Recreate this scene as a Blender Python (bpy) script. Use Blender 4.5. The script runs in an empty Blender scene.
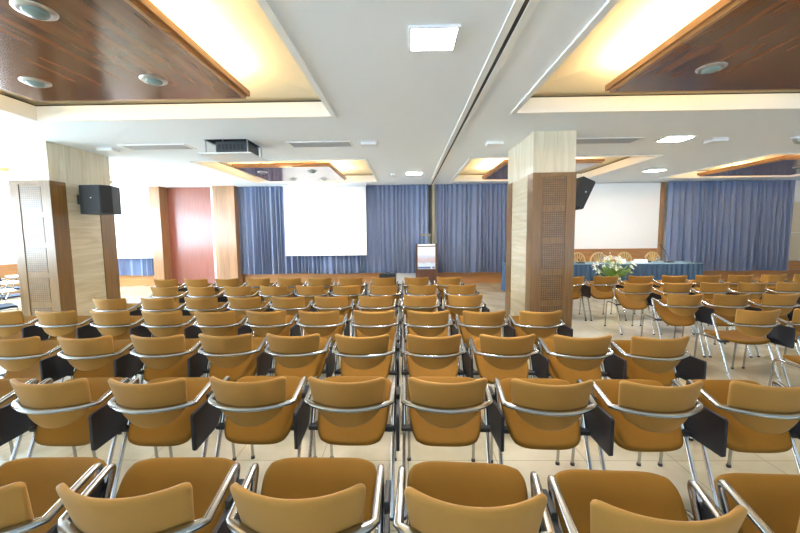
import bpy, bmesh, math, random
from mathutils import Vector, Matrix
random.seed(7)
S = bpy.context.scene
COL = S.collection
PI = math.pi

# ------------------------------------------------------------------ materials
def newmat(name):
    m = bpy.data.materials.new(name); m.use_nodes = True
    nt = m.node_tree; b = nt.nodes['Principled BSDF']
    return m, nt, b

def N(nt, t, **kw):
    n = nt.nodes.new(t)
    for k, v in kw.items():
        setattr(n, k, v)
    return n

def L(nt, a, b): nt.links.new(a, b)

def plain(name, col, rough=.5, metal=0., bump=0., bscale=200., var=0., vscale=6., coat=0., sheen=0., emit=None, estr=0., spec=.5, alpha=1., trans=0.):
    m, nt, b = newmat(name)
    b.inputs['Base Color'].default_value = (*col, 1)
    b.inputs['Roughness'].default_value = rough
    b.inputs['Metallic'].default_value = metal
    b.inputs['Coat Weight'].default_value = coat
    b.inputs['Sheen Weight'].default_value = sheen
    b.inputs['Specular IOR Level'].default_value = spec
    if trans: b.inputs['Transmission Weight'].default_value = trans
    if emit:
        b.inputs['Emission Color'].default_value = (*emit, 1)
        b.inputs['Emission Strength'].default_value = estr
    tc = N(nt, 'ShaderNodeTexCoord')
    if var:
        nz = N(nt, 'ShaderNodeTexNoise'); nz.inputs['Scale'].default_value = vscale; nz.inputs['Detail'].default_value = 4
        L(nt, tc.outputs['Object'], nz.inputs['Vector'])
        mx = N(nt, 'ShaderNodeMix', data_type='RGBA')
        mx.inputs[6].default_value = (*[c * (1 - var) for c in col], 1)
        mx.inputs[7].default_value = (*[min(1, c * (1 + var)) for c in col], 1)
        L(nt, nz.outputs['Fac'], mx.inputs[0]); L(nt, mx.outputs[2], b.inputs['Base Color'])
    if bump:
        n2 = N(nt, 'ShaderNodeTexNoise'); n2.inputs['Scale'].default_value = bscale; n2.inputs['Detail'].default_value = 3
        L(nt, tc.outputs['Object'], n2.inputs['Vector'])
        bp = N(nt, 'ShaderNodeBump'); bp.inputs['Strength'].default_value = bump; bp.inputs['Distance'].default_value = .002
        L(nt, n2.outputs['Fac'], bp.inputs['Height']); L(nt, bp.outputs['Normal'], b.inputs['Normal'])
    return m

def wood(name, c1, c2, grain=(14, 14, .7), rough=.3, coat=.2, bands=0., bandaxis=0, holes=None, dist=.6, det=6):
    """veneer: noise stretched along the grain; optional vertical veneer bands; optional grid of drilled holes (pitch, radius)"""
    m, nt, b = newmat(name)
    tc = N(nt, 'ShaderNodeTexCoord'); mp = N(nt, 'ShaderNodeMapping'); mp.inputs['Scale'].default_value = grain
    L(nt, tc.outputs['Object'], mp.inputs['Vector'])
    nz = N(nt, 'ShaderNodeTexNoise'); nz.inputs['Scale'].default_value = 3; nz.inputs['Detail'].default_value = det; nz.inputs['Distortion'].default_value = dist
    L(nt, mp.outputs['Vector'], nz.inputs['Vector'])
    rp = N(nt, 'ShaderNodeValToRGB'); rp.color_ramp.elements[0].position = .3; rp.color_ramp.elements[1].position = .72
    rp.color_ramp.elements[0].color = (*c1, 1); rp.color_ramp.elements[1].color = (*c2, 1)
    L(nt, nz.outputs['Fac'], rp.inputs['Fac'])
    out = rp.outputs['Color']
    sp = N(nt, 'ShaderNodeSeparateXYZ'); L(nt, tc.outputs['Object'], sp.inputs[0])
    if bands:
        fl = N(nt, 'ShaderNodeMath', operation='MULTIPLY'); fl.inputs[1].default_value = 1 / bands
        L(nt, sp.outputs[bandaxis], fl.inputs[0])
        f2 = N(nt, 'ShaderNodeMath', operation='FLOOR'); L(nt, fl.outputs[0], f2.inputs[0])
        wn = N(nt, 'ShaderNodeTexWhiteNoise', noise_dimensions='1D'); L(nt, f2.outputs[0], wn.inputs['W'])
        hs = N(nt, 'ShaderNodeHueSaturation')
        mr = N(nt, 'ShaderNodeMapRange'); mr.inputs[3].default_value = .86; mr.inputs[4].default_value = 1.12
        L(nt, wn.outputs['Value'], mr.inputs[0]); L(nt, mr.outputs[0], hs.inputs['Value'])
        L(nt, out, hs.inputs['Color']); out = hs.outputs['Color']
    if holes:
        pitch, rad = holes
        ds = []
        for ax in (0, 2):
            a = N(nt, 'ShaderNodeMath', operation='MULTIPLY'); a.inputs[1].default_value = 1 / pitch; L(nt, sp.outputs[ax], a.inputs[0])
            f = N(nt, 'ShaderNodeMath', operation='FRACT'); L(nt, a.outputs[0], f.inputs[0])
            s = N(nt, 'ShaderNodeMath', operation='SUBTRACT'); s.inputs[1].default_value = .5; L(nt, f.outputs[0], s.inputs[0])
            q = N(nt, 'ShaderNodeMath', operation='POWER'); q.inputs[1].default_value = 2
            ab = N(nt, 'ShaderNodeMath', operation='ABSOLUTE'); L(nt, s.outputs[0], ab.inputs[0]); L(nt, ab.outputs[0], q.inputs[0]); ds.append(q)
        ad = N(nt, 'ShaderNodeMath', operation='ADD'); L(nt, ds[0].outputs[0], ad.inputs[0]); L(nt, ds[1].outputs[0], ad.inputs[1])
        lt = N(nt, 'ShaderNodeMath', operation='LESS_THAN'); lt.inputs[1].default_value = (rad / pitch) ** 2; L(nt, ad.outputs[0], lt.inputs[0])
        mx = N(nt, 'ShaderNodeMix', data_type='RGBA'); mx.inputs[7].default_value = (.03, .018, .01, 1)
        L(nt, lt.outputs[0], mx.inputs[0]); L(nt, out, mx.inputs[6]); out = mx.outputs[2]
    L(nt, out, b.inputs['Base Color'])
    b.inputs['Roughness'].default_value = rough; b.inputs['Coat Weight'].default_value = coat; b.inputs['Coat Roughness'].default_value = .12
    return m

def stone(name, c1, c2, c3, scale=(1, 1, 6), nscale=1.5, rough=.2, joints=None):
    m, nt, b = newmat(name)
    tc = N(nt, 'ShaderNodeTexCoord'); mp = N(nt, 'ShaderNodeMapping'); mp.inputs['Scale'].default_value = scale
    L(nt, tc.outputs['Object'], mp.inputs['Vector'])
    nz = N(nt, 'ShaderNodeTexNoise'); nz.inputs['Scale'].default_value = nscale; nz.inputs['Detail'].default_value = 8; nz.inputs['Distortion'].default_value = 1.2
    L(nt, mp.outputs['Vector'], nz.inputs['Vector'])
    rp = N(nt, 'ShaderNodeValToRGB'); e = rp.color_ramp.elements
    e[0].position = .3; e[0].color = (*c1, 1); e[1].position = .7; e[1].color = (*c3, 1)
    k = e.new(.5); k.color = (*c2, 1)
    L(nt, nz.outputs['Fac'], rp.inputs['Fac'])
    out = rp.outputs['Color']
    if joints:
        br = N(nt, 'ShaderNodeTexBrick'); br.offset = 0
        br.inputs['Scale'].default_value = 1; br.inputs['Brick Width'].default_value = joints; br.inputs['Row Height'].default_value = joints
        br.inputs['Mortar Size'].default_value = .003; br.inputs['Color1'].default_value = (1, 1, 1, 1); br.inputs['Color2'].default_value = (.93, .93, .93, 1)
        br.inputs['Mortar'].default_value = (.6, .57, .5, 1)
        L(nt, tc.outputs['Object'], br.inputs['Vector'])
        mx = N(nt, 'ShaderNodeMix', data_type='RGBA', blend_type='MULTIPLY'); mx.inputs[0].default_value = 1
        L(nt, out, mx.inputs[6]); L(nt, br.outputs['Color'], mx.inputs[7]); out = mx.outputs[2]
    L(nt, out, b.inputs['Base Color']); b.inputs['Roughness'].default_value = rough
    return m

def poster_mat():
    m, nt, b = newmat('poster_print')
    tc = N(nt, 'ShaderNodeTexCoord'); sp = N(nt, 'ShaderNodeSeparateXYZ'); L(nt, tc.outputs['Object'], sp.inputs[0])
    nz = N(nt, 'ShaderNodeTexNoise'); nz.inputs['Scale'].default_value = 5; L(nt, tc.outputs['Object'], nz.inputs['Vector'])
    a = N(nt, 'ShaderNodeMath', operation='MULTIPLY_ADD'); a.inputs[1].default_value = .16; L(nt, nz.outputs['Fac'], a.inputs[0]); L(nt, sp.outputs[2], a.inputs[2])
    r = N(nt, 'ShaderNodeMapRange'); r.inputs[1].default_value = -.29; r.inputs[2].default_value = .45; L(nt, a.outputs[0], r.inputs[0])
    rp = N(nt, 'ShaderNodeValToRGB'); e = rp.color_ramp.elements
    e[0].position = 0; e[0].color = (.62, .72, .86, 1); e[1].position = 1; e[1].color = (.86, .92, .98, 1)
    for p, c in ((.22, (.66, .78, .86)), (.3, (.55, .47, .55)), (.42, (.62, .5, .56)), (.5, (.6, .66, .8)), (.62, (.84, .9, .97))):
        k = e.new(p); k.color = (*c, 1)
    L(nt, r.outputs[0], rp.inputs['Fac']); L(nt, rp.outputs['Color'], b.inputs['Base Color']); b.inputs['Roughness'].default_value = .35
    return m

M = {}
M['ceil'] = plain('ceiling_paint', (.86, .91, .96), .8)
M['cove'] = plain('cream_paint', (.80, .71, .52), .7)
M['trim'] = plain('white_moulding', (.86, .86, .83), .5)
M['wall'] = plain('wall_paint', (.86, .85, .82), .8)
M['floor'] = stone('polished_marble_floor', (.42, .375, .265), (.51, .465, .35), (.61, .565, .45), (1, 1, 1), 1.3, .09, .62)
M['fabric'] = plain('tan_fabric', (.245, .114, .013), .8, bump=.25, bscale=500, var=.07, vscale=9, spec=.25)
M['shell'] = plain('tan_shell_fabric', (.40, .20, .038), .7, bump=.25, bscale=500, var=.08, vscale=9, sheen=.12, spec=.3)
M['navy'] = plain('navy_fabric', (.018, .03, .075), .8, bump=.2, bscale=400)
M['chrome'] = plain('polished_chrome', (.62, .62, .61), .13, 1.)
M['satin'] = plain('satin_grey_tube', (.40, .40, .39), .27, 1.)
M['black'] = plain('black_plastic', (.018, .018, .022), .45)
M['tabletdark'] = plain('dark_laminate', (.013, .014, .020), .5)
M['tabletwhite'] = plain('white_laminate', (.85, .85, .85), .3)
M['mahog'] = wood('mahogany_veneer', (.10, .033, .012), (.235, .088, .034), (3, .2, 1), .2, .25, bands=.62, bandaxis=1, dist=.15, det=3)
M['mahogdoor'] = wood('red_mahogany_veneer', (.25, .07, .045), (.33, .105, .07), (12, 12, .5), .28, .3)
M['edge'] = wood('cherry_edge', (.32, .14, .045), (.42, .20, .07), (1, 1, 8), .3, .3)
M['pilwood'] = wood('walnut_veneer', (.16, .085, .025), (.25, .135, .043), (16, 16, .6), .3, .2)
M['perf'] = wood('perforated_veneer', (.16, .085, .025), (.24, .13, .043), (2, 2, 9), .3, .2, holes=(.033, .0088))
M['honey'] = wood('honey_veneer', (.30, .15, .065), (.43, .235, .11), (10, 10, .5), .3, .3, bands=.34)
M['wains'] = wood('orange_veneer', (.42, .19, .065), (.54, .27, .105), (.6, 9, 9), .3, .3)
M['travR'] = stone('travertine', (.62, .55, .40), (.72, .65, .49), (.80, .74, .60), (7, 7, .5), 1.6, .18)
M['travS'] = stone('travertine_courses', (.57, .48, .31), (.66, .57, .40), (.75, .67, .51), (.5, .5, 6), 1.6, .18)
M['curtain'] = plain('blue_curtain', (.165, .215, .36), .85, bump=.15, bscale=300, sheen=.3)
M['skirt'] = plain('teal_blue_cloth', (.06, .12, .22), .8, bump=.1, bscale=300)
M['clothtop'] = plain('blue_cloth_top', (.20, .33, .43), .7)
M['screen'] = plain('screen_white', (.92, .92, .92), .85)
M['beige'] = plain('beige_panel', (.70, .62, .48), .8)
M['grille'] = plain('speaker_grille', (.012, .012, .014), .6, bump=.6, bscale=900)
M['greybox'] = plain('dark_grey_case', (.05, .055, .06), .5)
M['spkside'] = plain('charcoal_case', (.022, .024, .028), .5)
M['metal'] = plain('brushed_metal', (.55, .55, .55), .3, 1.)
M['whitep'] = plain('white_plastic', (.82, .83, .84), .4)
M['ventg'] = plain('vent_grey', (.42, .42, .42), .5)
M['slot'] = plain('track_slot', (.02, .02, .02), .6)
M['glass'] = plain('frosted_lens', (.20, .27, .26), .1)
M['clear'] = plain('clear_glass', (.9, .95, .95), .03, trans=.95)
M['darkwood'] = wood('dark_walnut', (.07, .03, .018), (.12, .05, .03), (9, 9, .6), .35, .2)
M['gold'] = plain('gilded_bamboo', (.62, .46, .20), .4, var=.15)
M['green'] = plain('leaf_green', (.22, .36, .06), .55, var=.3, vscale=14)
M['petal'] = plain('white_petal', (.88, .88, .84), .6)
M['yellow'] = plain('pale_yellow_petal', (.80, .74, .34), .6)
M['pot'] = plain('white_ceramic', (.75, .73, .68), .25)
M['paper'] = plain('paper_white', (.85, .85, .83), .7)
M['jamb'] = plain('bronze_channel', (.30, .26, .18), .35, .6)
M['lamp'] = plain('lamp_diffuser', (1, 1, 1), .5, emit=(1, .97, .92), estr=120)
M['lampsmall'] = plain('small_lamp_diffuser', (1, 1, 1), .5, emit=(1, .97, .92), estr=90)
M['led'] = plain('warm_led', (1, .9, .7), .5, emit=(1, .78, .44), estr=46)
M['pane'] = plain('daylit_pane', (1, 1, 1), .4, emit=(.66, .84, 1.0), estr=11)
M['poster'] = poster_mat()
M['band'] = plain('poster_blue_band', (.10, .16, .36), .4)

# ------------------------------------------------------------------ mesh builder
class MB:
    def __init__(s): s.bm = bmesh.new()
    def box(s, x0, y0, z0, x1, y1, z1, mi=0):
        r = bmesh.ops.create_cube(s.bm, size=1)
        for v in r['verts']:
            v.co = Vector(((x0 + x1) / 2 + v.co.x * (x1 - x0), (y0 + y1) / 2 + v.co.y * (y1 - y0), (z0 + z1) / 2 + v.co.z * (z1 - z0)))
        for f in {f for v in r['verts'] for f in v.link_faces}: f.material_index = mi
        return r['verts']
    def cyl(s, c, r, h, seg=16, r2=None, axis='Z'):
        q = bmesh.ops.create_cone(s.bm, cap_ends=True, segments=seg, radius1=r, radius2=r if r2 is None else r2, depth=h)
        R = Matrix() if axis == 'Z' else Matrix.Rotation(PI / 2, 4, 'Y' if axis == 'X' else 'X')
        for v in q['verts']: v.co = R @ v.co + Vector(c)
        return q['verts']
    def sphere(s, c, r, sc=(1, 1, 1), u=16, v=10):
        q = bmesh.ops.create_uvsphere(s.bm, u_segments=u, v_segments=v, radius=r)
        for w in q['verts']: w.co = Vector((w.co.x * sc[0] + c[0], w.co.y * sc[1] + c[1], w.co.z * sc[2] + c[2]))
    def prism(s, poly, z0, z1):
        a = [s.bm.verts.new((x, y, z0)) for x, y in poly]; b = [s.bm.verts.new((x, y, z1)) for x, y in poly]
        n = len(poly)
        s.bm.faces.new(a[::-1]); s.bm.faces.new(b)
        for i in range(n): s.bm.faces.new((a[i], a[(i + 1) % n], b[(i + 1) % n], b[i]))
    def quad(s, *p, mi=0):
        f = s.bm.faces.new([s.bm.verts.new(q) for q in p]); f.material_index = mi
    def tube(s, pts, r, seg=10, caps=True):
        """round or oval tube along pts; r = number or list of (horizontal, vertical) radii"""
        pts = [Vector(p) for p in pts]; n = len(pts); rings = []
        prev = None
        for i, p in enumerate(pts):
            t = (pts[min(i + 1, n - 1)] - pts[max(i - 1, 0)]).normalized()
            if prev is None:
                ref = Vector((0, 0, 1)) if abs(t.z) < .9 else Vector((1, 0, 0))
                a = t.cross(ref).normalized()
            else:
                a = (prev - t * prev.dot(t)).normalized()
            prev = a; b = t.cross(a)
            rr = r[i] if isinstance(r, list) else (r, r)
            rings.append([s.bm.verts.new(p + a * rr[0] * math.cos(2 * PI * k / seg) + b * rr[1] * math.sin(2 * PI * k / seg)) for k in range(seg)])
        for i in range(n - 1):
            for k in range(seg):
                s.bm.faces.new((rings[i][k], rings[i][(k + 1) % seg], rings[i + 1][(k + 1) % seg], rings[i + 1][k]))
        if caps:
            s.bm.faces.new(rings[0][::-1]); s.bm.faces.new(rings[-1])
    def lathe(s, prof, c=(0, 0, 0), seg=20):
        rings = [[s.bm.verts.new((c[0] + r * math.cos(2 * PI * k / seg), c[1] + r * math.sin(2 * PI * k / seg), c[2] + z)) for k in range(seg)] for r, z in prof]
        for i in range(len(rings) - 1):
            for k in range(seg):
                s.bm.faces.new((rings[i][k], rings[i][(k + 1) % seg], rings[i + 1][(k + 1) % seg], rings[i + 1][k]))
    def grid(s, fn, nu, nv):
        g = [[s.bm.verts.new(fn(i / nu, j / nv)) for i in range(nu + 1)] for j in range(nv + 1)]
        for j in range(nv):
            for i in range(nu):
                s.bm.faces.new((g[j][i], g[j][i + 1], g[j + 1][i + 1], g[j + 1][i]))
    def mesh(s, name, mats, smooth=None, bevel=0.):
        if bevel:
            bmesh.ops.bevel(s.bm, geom=list(s.bm.edges), offset=bevel, segments=2, affect='EDGES', profile=.6)
        bmesh.ops.recalc_face_normals(s.bm, faces=list(s.bm.faces))
        me = bpy.data.meshes.new(name); s.bm.to_mesh(me); s.bm.free()
        for m in (mats if isinstance(mats, (list, tuple)) else [mats]): me.materials.append(m)
        if smooth:
            me.polygons.foreach_set('use_smooth', [True] * len(me.polygons)); me.set_sharp_from_angle(angle=math.radians(smooth))
        return me
    def build(s, name, mat, parent=None, smooth=None, bevel=0., loc=None):
        o = bpy.data.objects.new(name, s.mesh(name, mat, smooth, bevel)); COL.objects.link(o)
        if parent: o.parent = parent
        if loc: o.location = loc
        return o

def baked(name, me_obj, thick, level=1, offset=-1):
    """solidify and subdivide a sheet, return the finished object"""
    o = me_obj
    sm = o.modifiers.new('s', 'SOLIDIFY'); sm.thickness = thick; sm.offset = offset
    if level:
        b = o.modifiers.new('b', 'SUBSURF'); b.levels = level; b.render_levels = level
    dg = bpy.context.evaluated_depsgraph_get()
    me = bpy.data.meshes.new_from_object(o.evaluated_get(dg)); o.modifiers.clear()
    old = o.data; o.data = me; me.name = name; bpy.data.meshes.remove(old)
    me.polygons.foreach_set('use_smooth', [True] * len(me.polygons))
    return o

def tag(o, label=None, cat=None, group=None, kind=None):
    for k, v in (('label', label), ('category', cat), ('group', group), ('kind', kind)):
        if v: o[k] = v
    return o

def empty(name, loc=(0, 0, 0), rz=0., label=None, cat=None, group=None):
    o = bpy.data.objects.new(name, None); COL.objects.link(o); o.empty_display_size = .1
    o.location = loc; o.rotation_euler = (0, 0, rz)
    return tag(o, label, cat, group)

def struct(o): o['kind'] = 'structure'; return o

def fillet(pts, rad, n=5):
    pts = [Vector(p) for p in pts]; out = [pts[0]]
    for i in range(1, len(pts) - 1):
        a, p, b = pts[i - 1], pts[i], pts[i + 1]
        r = rad[i - 1] if isinstance(rad, list) else rad
        if r <= 0: out.append(p); continue
        d1 = (a - p); d2 = (b - p); l = min(r, d1.length * .49, d2.length * .49)
        q0 = p + d1.normalized() * l; q1 = p + d2.normalized() * l
        for k in range(n + 1):
            t = k / n; out.append(q0 * (1 - t) ** 2 + p * 2 * t * (1 - t) + q1 * t * t)
    out.append(pts[-1]); return out

def copy_tree(o, parent=None):
    c = o.copy(); COL.objects.link(c)
    if parent: c.parent = parent
    for ch in list(o.children): copy_tree(ch, c)
    return c

# ------------------------------------------------------------------ camera (16-17 mm lens, slight roll)
F = 370.0
cam = bpy.data.cameras.new('camera'); cam.sensor_width = 36; cam.lens = F * 36 / 800; cam.clip_start = .02; cam.clip_end = 200
co = bpy.data.objects.new('camera', cam); COL.objects.link(co)
R = ((0.99979738, -0.00834255, -0.01831935), (0.01749332, -0.0901579, 0.99577384), (-0.00995893, -0.99589254, -0.08999369))
right = Vector((R[0][0], R[1][0], R[2][0])); down = Vector((R[0][1], R[1][1], R[2][1])); fwd = Vector((R[0][2], R[1][2], R[2][2]))
mw = Matrix((right, -down, -fwd)).transposed().to_4x4(); mw.translation = (0, 0, 1.6)
co.matrix_world = mw
S.camera = co

# ------------------------------------------------------------------ room shell
H = 3.08; XL, XR, YB, YF = -10.6, 13.0, 11.75, -6.0
b = MB(); b.box(XL - .2, YF, -.12, XR + .2, YB + .2, 0); struct(b.build('floor', M['floor']))

# coffers: (x0, x1, y0, y1), hanging panel inset per side (l, r, near, far)
COFF = [(-4.7, -.9, 1.3, 4.79, .78, .78, .78, .77), (1.34, 5.05, 1.3, 4.77, .78, .78, .78, .74),
        (-4.3, -.8, 7.55, 10.7, .6, .84, .5, .55), (1.3, 5.05, 7.55, 10.9, .8, .9, .5, .6),
        (7.2, 10.9, 7.55, 10.75, .62, .7, .4, .55), (-10.35, -7.4, 7.55, 10.75, .5, .75, .6, .5)]
def ceiling():
    xs = sorted({XL - .2, XR + .2, -3.17, -2.47} | {c[i] for c in COFF for i in (0, 1)})
    ys = sorted({YF, YB + .2, 5.86, 6.5} | {c[i] for c in COFF for i in (2, 3)})
    holes = [c[:4] for c in COFF] + [(-3.17, -2.47, 5.86, 6.5)]
    b = MB()
    for i in range(len(xs) - 1):
        for j in range(len(ys) - 1):
            cx, cy = (xs[i] + xs[i + 1]) / 2, (ys[j] + ys[j + 1]) / 2
            if any(h[0] < cx < h[1] and h[2] < cy < h[3] for h in holes): continue
            b.box(xs[i], ys[j], H, xs[i + 1], ys[j + 1], H + .02)
    for c in COFF:                                    # recesses: upright lip then a nearly flat cream soffit
        x0, x1, y0, y1 = c[:4]; q = .05; z1 = H + .205
        o = [(x0 - q, y0 - q), (x1 + q, y0 - q), (x1 + q, y1 + q), (x0 - q, y1 + q)]
        for k in range(4):
            p, r = o[k], o[(k + 1) % 4]
            b.quad((*p, H + .02), (*r, H + .02), (*r, z1), (*p, z1), mi=1)
        m = .8; n = [(x0 + m, y0 + m), (x1 - m, y0 + m), (x1 - m, y1 - m), (x0 + m, y1 - m)]
        for k in range(4):
            b.quad((*o[k], z1), (*o[(k + 1) % 4], z1), (*n[(k + 1) % 4], z1 + .06), (*n[k], z1 + .06), mi=1)
        b.quad(*[(*p, z1 + .06) for p in n], mi=1)
    b.box(-3.2, 5.83, H + .35, -2.44, 6.53, H + .37, 2)   # top of the projector shaft
    for q in ((-3.2, 5.83, -3.17, 6.53), (-2.47, 5.83, -2.44, 6.53), (-3.2, 5.83, -2.44, 5.86), (-3.2, 6.5, -2.44, 6.53)):
        b.box(q[0], q[1], H + .021, q[2], q[3], H + .35, 2)
    return struct(b.build('ceiling', [M['ceil'], M['cove'], M['greybox']]))
ceiling()

for i, c in enumerate(COFF):                          # white stepped moulding round each coffer
    x0, x1, y0, y1 = c[:4]; b = MB(); w = .03
    for (a0, b0, a1, b1) in ((x0 - w, y0 - w, x1 + w, y0), (x0 - w, y1, x1 + w, y1 + w), (x0 - w, y0, x0, y1), (x1, y0, x1 + w, y1)):
        b.box(a0, b0, H - .018, a1, b1, H)
    for t, za, zb in ((.03, H - .018, H + .075), (.018, H + .075, H + .165)):
        for (a0, b0, a1, b1) in ((x0, y0, x1, y0 + t), (x0, y1 - t, x1, y1), (x0, y0 + t, x0 + t, y1 - t), (x1 - t, y0 + t, x1, y1 - t)):
            b.box(a0, b0, za, a1, b1, zb)
    tr = struct(b.build('trim_%d' % (i + 1), M['trim'])); b = MB(); t = .022
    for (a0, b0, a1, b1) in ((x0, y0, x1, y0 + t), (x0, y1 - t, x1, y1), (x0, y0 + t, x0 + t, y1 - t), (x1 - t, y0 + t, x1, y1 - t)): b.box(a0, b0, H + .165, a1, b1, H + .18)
    b.build('shadow_seam', M['slot'], tr)  # dark strip added to draw the shade line above each lip

# walls
b = MB(); b.box(XL - .2, YB, 0, XR + .2, YB + .2, H); struct(b.build('wall_back', M['wall']))
b = MB(); b.box(XR, YF, 0, XR + .2, YB, H); struct(b.build('wall_right', M['wall']))
b = MB(); b.box(XL - .2, YF, 0, XL, YB, .9); b.box(XL - .2, YF, 2.75, XL, YB, H)
WY = [-.35 + k * 2.1 for k in range(6)]
b.box(XL - .2, YF, .9, XL, WY[0], 2.75)
for y in [w + 1.95 for w in WY]: b.box(XL - .2, y, .9, XL, min(y + .15, YB), 2.75)
struct(b.build('wall_left', M['wall']))
for k, y in enumerate(WY):
    y1 = min(y + 1.95, YB - .02)
    if y1 <= y: continue
    f = MB()
    f.box(XL - .1, y, .9, XL - .04, y + .05, 2.75); f.box(XL - .1, y1 - .05, .9, XL - .04, y1, 2.75)
    f.box(XL - .1, y, .9, XL - .04, y1, .96); f.box(XL - .1, y, 2.69, XL - .04, y1, 2.75); f.box(XL - .1, (y + y1) / 2 - .025, .9, XL - .04, (y + y1) / 2 + .025, 2.75)
    fo = struct(f.build('window_%d' % (k + 1), M['whitep']))
    p = MB(); p.box(XL - .09, y + .05, .96, XL - .075, y1 - .05, 2.69); p.build('window_pane', M['pane'], fo)
b = MB(); b.box(XL, YF, 0, XL + .03, YB, .84); b.box(XL, YF, .84, XL + .07, YB, .88); struct(b.build('baseboard_left', M['wains']))

# low veneer band under the curtains, with its ledge
b = MB()
for x0, x1 in ((XL + .07, -7.75), (-5.2, -.72), (.95, XR)):
    b.box(x0, YB - .1, 0, x1, YB, .33); b.box(x0, YB - .16, .33, x1, YB, .352)
struct(b.build('baseboard_back', M['wains']))
b = MB(); b.box(-.5, YB - .14, 0, .62, YB, .36); b.box(-.5, YB - .16, .03, .62, YB - .14, .34)
tag(b.build('convector_heater', M['whitep'], bevel=.006), 'low white convector heater against the back wall beside the lectern', 'heater')

# ceiling track of the folding partition
b = MB(); b.box(.705, YF, H - .014, .765, YB, H); b.box(.80, YF, H - .014, .86, YB, H); t = struct(b.build('trim_7', M['trim']))
b = MB(); b.box(.765, YF, H - .006, .80, YB, H - .001); b.build('track_slot', M['slot'], t)
# upright channel at the end of the track
t = MB(); t.box(.70, YB - .2, 0, .79, YB - .02, H); j = struct(t.build('trim_8', M['slot']))
t = MB(); t.box(.79, YB - .24, 0, .89, YB - .02, H); t.build('channel', M['jamb'], j)

# mahogany leaf and pilasters left of the curtains
b = MB(); b.box(-7.47, YB - .16, 0, -6.08, YB, H); struct(b.build('door_1', M['mahogdoor']))
b = MB(); b.box(-6.08, YB - .20, 0, -5.88, YB, H); struct(b.build('trim_9', M['whitep']))
b = MB(); b.box(-7.78, 11.2, 0, -7.47, YB, H); struct(b.build('trim_10', M['honey'], bevel=.004))
b = MB(); b.box(-5.88, 11.28, 0, -5.22, YB, H); struct(b.build('trim_11', M['honey'], bevel=.004))
# veneer dado behind the head table, frame post of the right screen
b = MB(); b.box(3.1, YB - .06, .352, 7.87, YB, 1.04); struct(b.build('trim_12', M['wains']))
b = MB(); b.box(7.80, YB - .14, .352, 7.92, YB - .06, H - .02); struct(b.build('trim_13', M['honey']))
# upholstered wall panels right of the right curtain
for k, (z0, z1) in enumerate(((.36, .62), (.64, 1.48), (1.50, 2.42), (2.44, H))):
    b = MB(); b.box(11.75, YB - .07, z0, XR, YB, z1)
    struct(b.build('trim_%d' % (14 + k), [M['wains'], M['beige'], M['beige'], M['wall']][k], bevel=.008))

# ------------------------------------------------------------------ hanging veneered ceiling panels with cove light
PN = ['large mahogany ceiling panel at top left, with three round downlights', 'large brown wood ceiling panel at top right, with one round downlight',
      'small wood ceiling panel hanging before the middle projection screen', 'wood ceiling panel partly hidden by the right marble pillar',
      'wood ceiling panel above the curtain at far right', 'far left wood ceiling panel behind the left pillar']
PANELS = []
for c, lab in zip(COFF, PN):
    x0, x1, y0, y1 = c[0] + c[4], c[1] - c[5], c[2] + c[6], c[3] - c[7]
    cx, cy = (x0 + x1) / 2, (y0 + y1) / 2; a, d = (x1 - x0) / 2, (y1 - y0) / 2
    e = empty('ceiling_panel', (cx, cy, 3.03), 0, lab, 'ceiling panel', 'wood panels hung in the ceiling coffers')
    b = MB(); b.box(-a + .03, -d + .03, 0, a - .03, d - .03, .05); b.build('veneer_board', M['mahog'], e)
    b = MB()
    for (p, q, r, s) in ((-a, -d, a, -d + .03), (-a, d - .03, a, d), (-a, -d + .03, -a + .03, d - .03), (a - .03, -d + .03, a, d - .03)): b.box(p, q, .0, r, s, .045)
    for (p, q, r, s) in ((-a - .03, -d - .03, a + .03, -d), (-a - .03, d, a + .03, d + .03), (-a - .03, -d, -a, d), (a, -d, a + .03, d)): b.box(p, q, .03, r, s, .085)
    b.build('edge_moulding', M['edge'], e)
    b = MB()
    for (p, q, r, s) in ((-a + .05, -d + .05, a - .05, -d + .08), (-a + .05, d - .08, a - .05, d - .05), (-a + .05, -d + .08, -a + .08, d - .08), (a - .08, -d + .08, a - .05, d - .08)): b.box(p, q, .062, r, s, .074)
    b.build('led_strip', M['led'], e)
    for sx in (-.6, .6):
        for sy in (-.6, .6):
            b = MB(); b.cyl((sx * a, sy * d, .15), .015, .2, 8); b.build('hanger', M['metal'], e)
    PANELS.append((x0, x1, y0, y1))

def make_downlight(loc, label, group):
    e = empty('downlight', loc, 0, label, 'downlight', group)
    b = MB(); b.lathe([(.045, .0), (.065, -.012), (.095, -.016), (.112, -.006), (.114, 0)], seg=28); b.build('rim', M['metal'], e, smooth=50)
    b = MB(); b.sphere((0, 0, -.012), .072, (1, 1, .42), 20, 10); b.build('lens', M['glass'], e, smooth=80)
    return e
DL = [(-2.34, 2.44, 'top of frame'), (-3.43, 3.515, ''), (-2.32, 3.515, ''), (2.71, 3.47, ''), (-3.3, 8.62, ''), (-2.15, 8.62, ''), (-2.95, 9.8, ''), (-2.15, 9.85, ''),
      (2.75, 9.3, ''), (9.1, 8.9, ''), (9.35, 8.2, '')]
DLL = ['round glass downlight in the left mahogany panel, cut nearest the top edge', 'round downlight near the left edge of the large mahogany panel', 'round downlight near the pointed right corner of the large mahogany panel',
       'single round downlight in the brown panel at top right', 'left nearer downlight in the small panel before the middle screen', 'right nearer downlight in the small panel before the middle screen',
       'left farther downlight in the small panel before the middle screen', 'right farther downlight in the small panel before the middle screen',
       'downlight in the wood panel behind the right pillar', 'farther downlight in the panel above the far right curtain', 'nearer downlight in the panel above the far right curtain']
for (x, y, _), l in zip(DL, DLL): make_downlight((x, y, 3.03), l, 'round downlights in the ceiling panels')

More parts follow.
